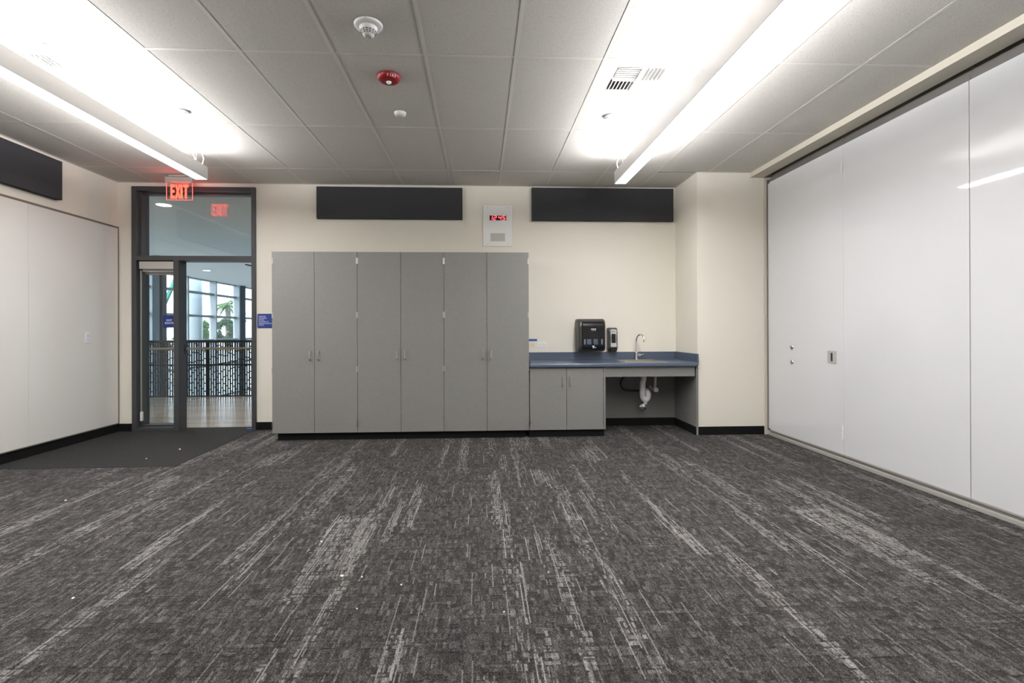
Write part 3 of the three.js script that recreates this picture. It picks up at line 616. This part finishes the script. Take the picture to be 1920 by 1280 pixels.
// ================================================================ pendant lamps
const LY0 = 2.787, LY1 = 2.916, LZ0 = 1.19, LZ1 = 6.07, LHW = 0.063;
function pendant(cx, label, cordSide) {
  const t = thing('pendant_lamp', label, 'pendant lamp', [cx, LY0, (LZ0 + LZ1) / 2], 'long pendant lamps');
  const x0 = cx - LHW, x1 = cx + LHW, w = 0.004;
  part(t, 'housing', [box(x0, LY0, LZ0, x0 + w, LY1, LZ1, 0.001), box(x1 - w, LY0, LZ0, x1, LY1, LZ1, 0.001), box(x0 + w, LY0 + 0.045, LZ0 + w, x1 - w, LY0 + 0.055, LZ1 - w)], M.lampHousing);
  part(t, 'end_cap', box(x0 + w, LY0, LZ0, x1 - w, LY1, LZ0 + w), M.lampHousing);
  part(t, 'end_cap', box(x0 + w, LY0, LZ1 - w, x1 - w, LY1, LZ1), M.lampHousing);
  part(t, 'lamp_lens', box(x0 + w + 0.001, LY0 + 0.003, LZ0 + w + 0.001, x1 - w - 0.001, LY0 + 0.009, LZ1 - w - 0.001), M.lens);
  // the uplight lens is a narrow ridge set between the side plates: each flank throws its light out across the ceiling
  const apex = LY1 + 0.0115, hw = UP_W * Math.cos(UP_TILT), eave = apex - UP_W * Math.sin(UP_TILT), zu = LZ0 + w + 0.05, zv = LZ1 - w - 0.001;
  part(t, 'uplight_lens', prism(poly([[-hw, eave], [hw, eave], [0, apex]]), zv - zu).translate(cx, 0, zu), M.lens);
  const rect = (x, y, dx, dy, width, za, power) => {
    const L = new THREE.RectAreaLight(LAMP_COLOR, power, width, LZ1 - 0.006 - za), zc = (za + LZ1 - 0.006) / 2;
    const Z = new THREE.Vector3(-dx, -dy, 0), Y = new THREE.Vector3(0, 0, 1);   // shines along -Z, its length along the lamp
    L.quaternion.setFromRotationMatrix(new THREE.Matrix4().makeBasis(new THREE.Vector3().crossVectors(Y, Z), Y, Z));
    L.position.set(x, y, zc); scene.add(L);
  };
  rect(cx, LY0 + 0.0015, 0, -1, 2 * LHW - 0.014, LZ0 + 0.006, LAMP_DOWN);
  for (const q of [-1, 1]) rect(cx + q * (hw / 2 + 0.001 * Math.sin(UP_TILT)), (apex + eave) / 2 + 0.001 * Math.cos(UP_TILT), q * Math.sin(UP_TILT), Math.cos(UP_TILT), UP_W, LZ0 + 0.06, LAMP_UP);
  for (const z of [1.285, 3.06, 4.84, 6.0]) {
    const near = z < 1.4;
    part(t, 'canopy', lathe([[0, -0.006], [near ? 0.046 : 0.03, -0.006], [near ? 0.062 : 0.058, -0.001], [near ? 0.064 : 0.06, 0.002]], cx, H - 0.008, z, 32), M.whitePlastic);
    part(t, 'suspension_cable', cyl(cx, (LY0 + 0.05 + H - 0.01) / 2, z, 0.0016, 0.0016, H - LY0 - 0.06, 8), M.steel);
    part(t, 'cable_gripper', cyl(cx, H - 0.022, z, 0.006, 0.008, 0.02, 12), M.nickel);
    if (near) for (const s of [-1, 1]) {
      const b = s === cordSide ? 0.03 : 0.004, g = part(t, 'power_cord', tube([[cx + s * 0.028, H - 0.012, z], [cx + s * (0.032 + b * 0.4), H - 0.06, z - 0.01 * s], [cx + s * (0.034 + b * 0.5), H - 0.11, z - 0.04], [cx + s * 0.03, H - 0.17, z - 0.05], [cx + s * 0.028, LY0 + 0.055, z - 0.05]], 0.0042, 24, 8), M.cordWhite);
      part(g, 'grommet', cyl(cx + s * 0.028, H - 0.0155, z, 0.007, 0.007, 0.003, 12), M.dark);
    }
  }
}
pendant(-2.833, 'long white pendant lamp hanging near the exit sign', 1);
pendant(1.486, 'long white pendant lamp hanging near the square vent by the partition', -1);

// ================================================================ ceiling fittings
function vent(x0, z1, label) {
  const x1 = x0 + 0.61, z0 = z1 - 0.61, cx = (x0 + x1) / 2, cz = (z0 + z1) / 2, a = 0.205;
  const t = thing('ceiling_vent', label, 'vent', [cx, H - 0.01, cz], 'square ceiling vents');
  const y0 = H + 0.0015, y1 = H + 0.006, e = TW - 0.0085;
  part(t, 'face_plate', [box(x0 + e, y0, z0 + e, cx - a, y1, z1 - e, 0.001), box(cx + a, y0, z0 + e, x1 - e, y1, z1 - e, 0.001), box(cx - a, y0, z0 + e, cx + a, y1, cz - a, 0.001), box(cx - a, y0, cz + a, cx + a, y1, z1 - e, 0.001)], M.white);
  // sloping sides lead up to the recessed louvres
  for (let k = 0; k < 4; k++) part(t, 'sloping_side', prism(poly([[a - 0.032, 0.026], [a, 0], [a, 0.026]]), 2 * a).translate(0, 0, -a).rotateY(k * Math.PI / 2).translate(cx, y0 + 0.0005, cz), M.white);
  part(t, 'duct', [box(cx - a, y1 + 0.12, cz - a, cx + a, y1 + 0.125, cz + a), box(cx - a - 0.003, y1, cz - a, cx - a, y1 + 0.12, cz + a), box(cx + a, y1, cz - a, cx + a + 0.003, y1 + 0.12, cz + a), box(cx - a, y1, cz - a - 0.003, cx + a, y1 + 0.12, cz - a), box(cx - a, y1, cz + a, cx + a, y1 + 0.12, cz + a + 0.003)], M.darkAlum);
  const b = a - 0.03, blade = (along, tilt, x, z) => { const g = along === 'z' ? box(-0.0015, -0.019, -b / 2 + 0.004, 0.0015, 0.019, b / 2 - 0.004).rotateZ(tilt) : box(-b / 2 + 0.004, -0.019, -0.0015, b / 2 - 0.004, 0.019, 0.0015).rotateX(tilt); return g.translate(x, y0 + 0.022, z); };
  for (let q = 0; q < 4; q++) {
    const qx = q & 1 ? 1 : -1, qz = q & 2 ? 1 : -1, along = qx * qz < 0 ? 'x' : 'z';
    for (let k = 0; k < 6; k++) {
      const o = b * (k + 0.6) / 6.2;
      part(t, 'louvre', along === 'z' ? blade('z', qx > 0 ? 0.7 : -0.7, cx + qx * o, cz + qz * b / 2) : blade('x', qz > 0 ? -0.7 : 0.7, cx + qx * b / 2, cz + qz * o), M.white);
    }
  }
  part(t, 'divider', [box(cx - 0.002, y0 + 0.004, cz - b, cx + 0.002, y0 + 0.04, cz + b), box(cx - b, y0 + 0.004, cz - 0.002, cx + b, y0 + 0.04, cz + 0.002)], M.white);
}
vent(0.857, 3.049, 'square white louvred ceiling vent by the lamp near the partition');
vent(-3.413, 3.049, 'square white louvred ceiling vent behind the lamp near the exit sign');
for (const [x, z, lab] of [[-2.505, 2.1, 'round white sprinkler cover in the ceiling beside the door-side lamp'], [1.135, 2.142, 'round white sprinkler cover in the ceiling next to the square vent']]) {
  const t = thing('sprinkler_cover', lab, 'sprinkler', [x, H - 0.02, z], 'ceiling sprinkler covers');
  part(t, 'escutcheon', lathe([[0.036, 0], [0.036, -0.008], [0.05, -0.008], [0.06, -0.003], [0.061, 0.001]], x, H - 0.005, z, 40), M.whitePlastic);
  part(t, 'cover_plate', lathe([[0, -0.013], [0.036, -0.013], [0.041, -0.010], [0.041, -0.006], [0, -0.006]], x, H - 0.005, z, 40), M.whitePlastic);
}
{
  const x = -0.668, z = 3.375, y = H - 0.005;
  const t = thing('smoke_detector', 'white dome smoke detector on the ceiling', 'smoke detector', [x, y - 0.08, z]);
  part(t, 'base_plate', lathe([[0.052, -0.018], [0.078, -0.014], [0.084, -0.006], [0.085, 0.001]], x, y, z), M.whitePlastic);
  part(t, 'dome', lathe([[0, -0.072], [0.02, -0.071], [0.026, -0.067], [0.034, -0.062], [0.044, -0.046], [0.05, -0.034], [0.054, -0.018]], x, y, z), M.whitePlastic);
  const slots = [];
  for (let k = 0; k < 14; k++) for (const [r, dy, hh, tilt] of [[0.0462, -0.0425, 0.0048, 0.55], [0.0418, -0.0505, 0.004, 0.58], [0.0374, -0.0575, 0.004, 0.6]]) slots.push(box(-0.0065 * r / 0.044, -hh / 2, -0.001, 0.0065 * r / 0.044, hh / 2, 0.001).rotateX(tilt).translate(0, dy, r).rotateY(k * Math.PI * 2 / 14).translate(x, y, z));
  const sl = part(t, 'vent_slots', slots, M.dark); sl.userData.kind = 'stuff';
  part(t, 'test_ring', lathe([[0.014, -0.0722], [0.017, -0.0722], [0.017, -0.071], [0.014, -0.071]], x, y, z, 24), M.grey);
}
{
  const x = -0.657, z = 2.762, y = H - 0.005;
  const t = thing('fire_alarm', 'red round ceiling fire alarm marked FIRE', 'fire alarm', [x, y - 0.05, z]);
  part(t, 'body', lathe([[0, -0.04], [0.05, -0.04], [0.068, -0.034], [0.08, -0.02], [0.084, -0.008], [0.084, 0.001]], x, y, z), M.red);
  part(t, 'strobe_lens', lathe([[0, -0.056], [0.01, -0.054], [0.017, -0.047], [0.019, -0.039]], x, y, z, 24), Ph({ color: new THREE.Color(0.8, 0.8, 0.8), roughness: 0.1 }));
  part(t, 'strobe_tube', box(x - 0.006, y - 0.0575, z - 0.004, x + 0.006, y - 0.05, z + 0.004, 0.001), M.grey);
  let ax = -0.34;
  for (const ch of 'FIRE') {
    const g = new TextGeometry(ch, { font, size: 0.018, depth: 0.0006, curveSegments: 3 });
    g.computeBoundingBox(); g.translate(-(g.boundingBox.max.x + g.boundingBox.min.x) / 2, -0.009, 0);
    // letters stand round the sloping flank, tops towards the ceiling
    part(t, 'lettering', g.rotateX(0.75).translate(0, -0.0245, 0.0775).rotateY(ax + 0.42).translate(x, y, z), S({ color: new THREE.Color(0.75, 0.6, 0.6), roughness: 0.5 }));
    ax += 0.235;
  }
}
{
  const x = -0.672, z = 2.155, y = H - 0.005;
  const t = thing('occupancy_sensor', 'small round white ceiling sensor beyond the red fire alarm', 'sensor', [x, y - 0.04, z]);
  part(t, 'body', lathe([[0, -0.03], [0.028, -0.03], [0.042, -0.024], [0.049, -0.012], [0.05, 0.001]], x, y, z), M.whitePlastic);
  part(t, 'sensor_lens', lathe([[0, -0.04], [0.012, -0.038], [0.022, -0.031], [0.024, -0.028]], x, y, z, 24), M.grey);
}

// ================================================================ litter on the carpet
{
  const scrapGeo = (s) => { const g = new THREE.IcosahedronGeometry(s, 1), p = g.attributes.position; const q = new Map(); for (let i = 0; i < p.count; i++) { const k = [p.getX(i), p.getY(i), p.getZ(i)].map((v) => v.toFixed(5)).join(); if (!q.has(k)) q.set(k, rr(0.6, 1.25)); const f = q.get(k); p.setXYZ(i, p.getX(i) * f, p.getY(i) * f * 0.55, p.getZ(i) * f); } g.computeVertexNormals(); return g; };
  const spots = [[-0.703, 3.86, 0.0095, 0, 'tan crumb, the largest scrap of litter on the carpet'], [-0.94, 3.43, 0.006, 1], [-0.6, 3.87, 0.0045, 1], [-0.39, 3.96, 0.005, 1], [-0.555, 4.16, 0.0042, 0], [-3.15, 1.03, 0.011, 1, 'larger white fleck lying on the black entry carpet'], [-3.25, 1.4, 0.007, 1, 'smaller white fleck lying on the black entry carpet'], [0.1, 4.22, 0.004, 1], [-3.05, 2.6, 0.007, 1], [-1.9, 4.0, 0.006, 1]];
  for (const [x, z, s, w, lab] of spots) single('litter_scrap', scrapGeo(s).translate(x, s * 0.45 + 0.003, z), w ? M.scrapWhite : M.scrap, lab ?? 'tiny pale scrap of litter lying on the carpet', 'litter', [x, 0, z], 'scraps on the carpet');
}
single('tape_tab', box(-2.95, 0.003, -0.055, -2.87, 0.012, -0.015, 0.003), M.tapeBlue, 'small blue tab on the threshold at the door jamb', 'tape', [-2.91, 0, -0.035]);
// ================================================================ corridor and atrium beyond the door
const CH = 3.05, GX = -9.8, AZ = -22;
solid('floor_corridor', box(GX, -0.3, -3.42, 4, 0, -WT + 0.005), M.vinyl, 'pale plank floor of the corridor beyond the door');
solid('ceiling_corridor', box(GX - 0.1, CH, AZ, 4, CH + 0.25, -WT), M.plaster, 'smooth pale ceiling over the corridor and atrium');
solid('wall_corridor', [box(GX - 0.1, -3.6, -WT, XL - WT, CH + 0.3, 0), box(4, -3.6, AZ, 4.2, CH + 0.3, 0), box(GX - 0.1, -3.6, AZ - 0.2, 4.2, CH + 0.3, AZ), box(GX, -3.6, -3.2, 4, -0.3, -3.0)], M.plaster);
solid('floor_lower', box(GX - 0.1, -3.8, AZ, 4.2, -3.6, -3.0), M.concrete, 'lower floor of the atrium');

const cw = struct('window_2', [GX, 0, -12], 'tall aluminium curtain wall of the atrium');
{
  const zs = []; for (let k = 7; k > -6; k--) zs.push(-12.275 + 1.76 * k);
  const ys = [-3.6, -2.4, -1.2, 0, 0.9, 1.76, 2.56, CH];
  for (const z of zs) if (z < -0.3 && z > AZ) part(cw, 'mullion', [box(GX - 0.05, -3.6, z - 0.035, GX + 0.2, CH, z + 0.035, 0.003)], M.mullion);
  for (const y of ys) part(cw, 'rail', box(GX - 0.04, y - 0.04, AZ, GX + 0.09, y + 0.04, -WT - 0.02, 0.003), M.mullion);
  for (let i = 0; i < zs.length - 1; i++) for (let j = 0; j < ys.length - 1; j++) {
    const za = Math.max(zs[i + 1], AZ) + 0.035, zb = Math.min(zs[i], -0.25) - 0.035;
    if (zb - za > 0.2) part(cw, 'pane', box(GX - 0.003, ys[j] + 0.04, za, GX + 0.003, ys[j + 1] - 0.04, zb), M.glass);
  }
}
solid('pillar_1', cyl(-9.6, -0.275, -14.25, 0.115, 0.115, 6.65, 24), M.post, 'dark round post before the curtain wall').userData.kind = 'structure';
solid('pillar_2', [box(-7.83, -3.6, -6.1, -7.66, CH, -5.9, 0.004), box(-7.66, -3.6, -6.08, -7.6, CH, -5.96, 0.004)], M.post, 'dark square post in the atrium');

const RZ = -3.33;
const rail = thing('guard_rail', 'black slotted metal guard rail along the corridor edge', 'railing', [-5.6, 0, RZ]);
{
  const x0 = -9.4, x1 = -2.6;
  part(rail, 'top_rail', box(x0, 1.02, RZ - 0.03, x1, 1.068, RZ + 0.02, 0.004), M.railBlack);
  part(rail, 'bottom_rail', box(x0, 0.0, RZ - 0.004, x1, 0.018, RZ + 0.004), M.railBlack);
  const gs = [], pitch = 0.0445;
  for (let k = 0; x0 + k * pitch < x1; k++) {
    const x = x0 + k * pitch, wide = [0.026, 0.022, 0.03, 0.024][k % 4];
    gs.push(box(x, 0.018, RZ - 0.002, x + wide, 1.02, RZ + 0.002));
    for (let y = 0.06 + ((k * 7) % 11) * 0.013; y < 1.0; y += 0.12 + ((k * 5) % 7) * 0.012) gs.push(box(x + wide, y, RZ - 0.002, x + pitch, y + 0.02, RZ + 0.002));
  }
  const inf = part(rail, 'slotted_infill', gs, M.railBlack); inf.userData.kind = 'stuff';
  for (const x of [-8.6, -6.9, -5.2, -3.5]) part(rail, 'post', box(x - 0.025, 0, RZ - 0.075, x + 0.025, 1.02, RZ - 0.03, 0.003), M.railBlack);
  part(rail, 'mid_rail', box(x0, 0.58, RZ - 0.06, x1, 0.61, RZ - 0.03, 0.003), M.railBlack);
  part(rail, 'handrail', tube([[x0, 0.912, RZ + 0.085], [(x0 + x1) / 2, 0.912, RZ + 0.085], [x1, 0.912, RZ + 0.085]], 0.019, 20, 14), M.oak, 'pale wooden handrail');
  for (const x of [-8.6, -6.9, -5.2, -3.5]) part(rail, 'bracket', [tube([[x, 0.895, RZ + 0.085], [x, 0.86, RZ + 0.075], [x, 0.845, RZ + 0.02]], 0.008, 10, 8)], M.steel);
}
for (const [x, z, lab] of [[-4.52, -0.95, 'lit round downlight in the corridor ceiling seen through the transom'], [-8.18, -8.95, 'lit round downlight in the atrium ceiling beyond the doorway'], [-2.1, -2.85, 'lit round corridor downlight hidden behind the cabinet wall']]) {
  const t = thing('downlight', lab, 'downlight', [x, CH - 0.01, z], 'corridor downlights');
  part(t, 'trim_ring', lathe([[0.095, -0.002], [0.115, -0.006], [0.12, 0]], x, CH, z, 32), M.whitePlastic);
  part(t, 'lamp_lens', cyl(x, CH - 0.003, z, 0.095, 0.095, 0.004, 32), S({ color: 0xffffff, emissive: new THREE.Color(1, 0.9, 0.72), emissiveIntensity: 3 }));
  const l = new THREE.SpotLight(new THREE.Color(1, 0.9, 0.75), 6, 0, 1.0, 0.5);
  l.position.set(x, CH - 0.02, z); l.target.position.set(x, 0, z); l.castShadow = true; l.shadow.radius = 4;
  scene.add(l, l.target);
}

// ================================================================ outdoors
const asphalt = S({ map: speckle(256, 3, 128, 22, [0.96, 0.99, 1]), roughness: 0.9 });
solid('ground_outside', (() => {
  const s = poly([[-10, -3.65], [-22, -0.55], [-140, -0.55], [-140, -4.5], [-10, -4.5]]);
  return metric(prism(s, 150).translate(0, 0, -130).toNonIndexed());
})(), asphalt, 'pale paved ground rising away from the building');
solid('pillar_3', cyl(-11.35, 0, -13.75, 0.4, 0.4, 9, 40), S({ color: new THREE.Color(0.32, 0.38, 0.42), roughness: 0.35 }), 'thick round column outside the curtain wall');

function foliage(n, cx, cy, cz, rx, ry, rz, leafSize) {      // small bent leaves gathered in clumps
  const pos = [], clumps = Array.from({ length: 26 }, () => { const a = rnd() * 6.283, u = rr(-1, 1), q = Math.sqrt(1 - u * u), k = Math.cbrt(rr(0.2, 0.8)); return [k * q * Math.cos(a), k * u, k * q * Math.sin(a), rr(0.22, 0.4)]; });
  for (let i = 0; i < n; i++) {
    const c = clumps[i % clumps.length], a = rnd() * 6.283, u = rr(-1, 1), q = Math.sqrt(1 - u * u), k = c[3] * Math.sqrt(rr(0.4, 1));
    const o = new THREE.Vector3(cx + rx * (c[0] + k * q * Math.cos(a)), cy + ry * (c[1] + k * u), cz + rz * (c[2] + k * q * Math.sin(a)));
    const d = new THREE.Vector3(rr(-1, 1), rr(-1, 1), rr(-1, 1)).normalize(), e = new THREE.Vector3(rr(-1, 1), rr(-1, 1), rr(-1, 1)).cross(d).normalize(), s = leafSize * rr(0.6, 1.3), lift = new THREE.Vector3().crossVectors(d, e).multiplyScalar(0.25 * s);
    const A = o.clone(), B = o.clone().addScaledVector(d, 0.5 * s).addScaledVector(e, 0.28 * s).add(lift), C2 = o.clone().addScaledVector(d, s), D = o.clone().addScaledVector(d, 0.5 * s).addScaledVector(e, -0.28 * s).add(lift);
    for (const v of [A, B, C2, A, C2, D]) pos.push(v.x, v.y, v.z);
  }
  const g = new THREE.BufferGeometry().setAttribute('position', new THREE.Float32BufferAttribute(pos, 3));
  g.computeVertexNormals();
  return metric(g);
}
function tree(x, y, z, h, r, mat, label) {
  const t = thing('leafy_tree', label, 'tree', [x, y, z], 'trees outdoors');
  part(t, 'trunk', cyl(x, y + h * 0.25, z, 0.16, 0.1, h * 0.5, 10), M.bark);
  part(t, 'crown', foliage(4200, x, y + h * 0.62, z, r, h * 0.38, r, 0.13), mat);
}
tree(-22.55, -0.55, -35, 2.9, 0.62, M.leaf, 'light green tree left of the palm beyond the curtain wall');
tree(-20.6, -0.55, -35.3, 2.9, 0.8, M.leafDark, 'dark green tree in front of the palm trunk');
tree(-31.5, -0.55, -49.5, 4.4, 1.2, M.leafDark, 'farther bluish tree behind the light green tree');
tree(-17.6, -1.8, -21.3, 3.9, 0.55, M.leaf, 'green tree seen through the sidelight glass');
{
  const x = -25.3, y = -0.55, z = -45, top = 3.7;
  const t = thing('palm_tree', 'tall palm tree beyond the curtain wall', 'tree', [x, y, z]);
  part(t, 'trunk', cyl(x, (y + top) / 2, z, 0.3, 0.2, top - y, 14), M.bark);
  const frond = (az, el, len) => {
    const gs = [], up = [];
    for (let i = 0; i <= 8; i++) { const q = i / 8; up.push([Math.cos(az) * len * q * Math.cos(el * 0.7), len * (Math.sin(el) * q - 0.75 * q * q), Math.sin(az) * len * q * Math.cos(el * 0.7)]); }
    gs.push(tube(up, 0.022, 8, 5));
    for (let i = 1; i < 22; i++) for (const s of [-1, 1]) {
      const q = 0.12 + i / 25, k = Math.min(7, Math.floor(q * 8)), f = q * 8 - k, a = up[k], b = up[k + 1], w = 0.42 * Math.sin(Math.PI * Math.min(1, q * 0.9 + 0.08));
      const g = new THREE.ConeGeometry(0.022, w, 3).translate(0, w / 2, 0).rotateZ(s * 1.9).rotateY(-az + Math.PI / 2 + s * 0.35);
      gs.push(g.translate(a[0] + (b[0] - a[0]) * f, a[1] + (b[1] - a[1]) * f, a[2] + (b[2] - a[2]) * f));
    }
    return merge(gs).translate(x, top, z);
  };
  for (let k = 0; k < 34; k++) part(t, 'frond', frond(k * 2.4, rr(-0.6, 1.25), rr(1.5, 2.2)), k % 3 ? M.leaf : M.leafDark);
}
function car(x, z, turn, label) {
  const y = -0.55, t = thing('parked_car', label, 'car', [x, y, z], 'white parked cars');
  const c = Math.cos(turn), s = Math.sin(turn), put = (g) => g.applyMatrix4(new THREE.Matrix4().set(c, 0, s, x, 0, 1, 0, y, -s, 0, c, z, 0, 0, 0, 1));
  part(t, 'body', put(prism(poly([[-2.2, 0.35], [-2.15, 0.75], [-1.5, 0.92], [-0.7, 1.42], [0.9, 1.46], [1.6, 1.0], [2.15, 0.9], [2.2, 0.35]]), 1.7, 0.06).translate(0, 0, -0.85)), M.carWhite);
  part(t, 'window_glass', put(prism(poly([[-1.2, 0.98], [-0.62, 1.36], [0.82, 1.4], [1.3, 1.02]]), 1.74).translate(0, 0, -0.87)), M.carGlass);
  for (const wx of [-1.35, 1.35]) for (const wz of [-0.78, 0.78]) part(t, 'wheel', put(cyl(wx, 0.32, wz, 0.32, 0.32, 0.2, 20, 'z')), M.rubber);
}
car(-28.3, -43, 0.5, 'white parked car behind the light green tree');
car(-24.3, -40, 0.55, 'white parked car below the palm tree');
{
  const t = thing('canopy_beam', 'sloping green steel edge of an outdoor canopy', 'canopy', [-15.9, 2, -20]);
  const bar = (y0, y1, d, z) => prism(poly([[-16.5, y0], [-15.4, y1], [-15.4, y1 - d], [-16.5, y0 - d]]), 0.3).translate(0, 0, z);
  part(t, 'green_edge', bar(2.05, 4.55, 0.32, -20.2), M.greenPaint);
  part(t, 'soffit', bar(1.55, 4.05, 0.9, -20.25), M.plaster);
}

renderer.render(scene, camera);
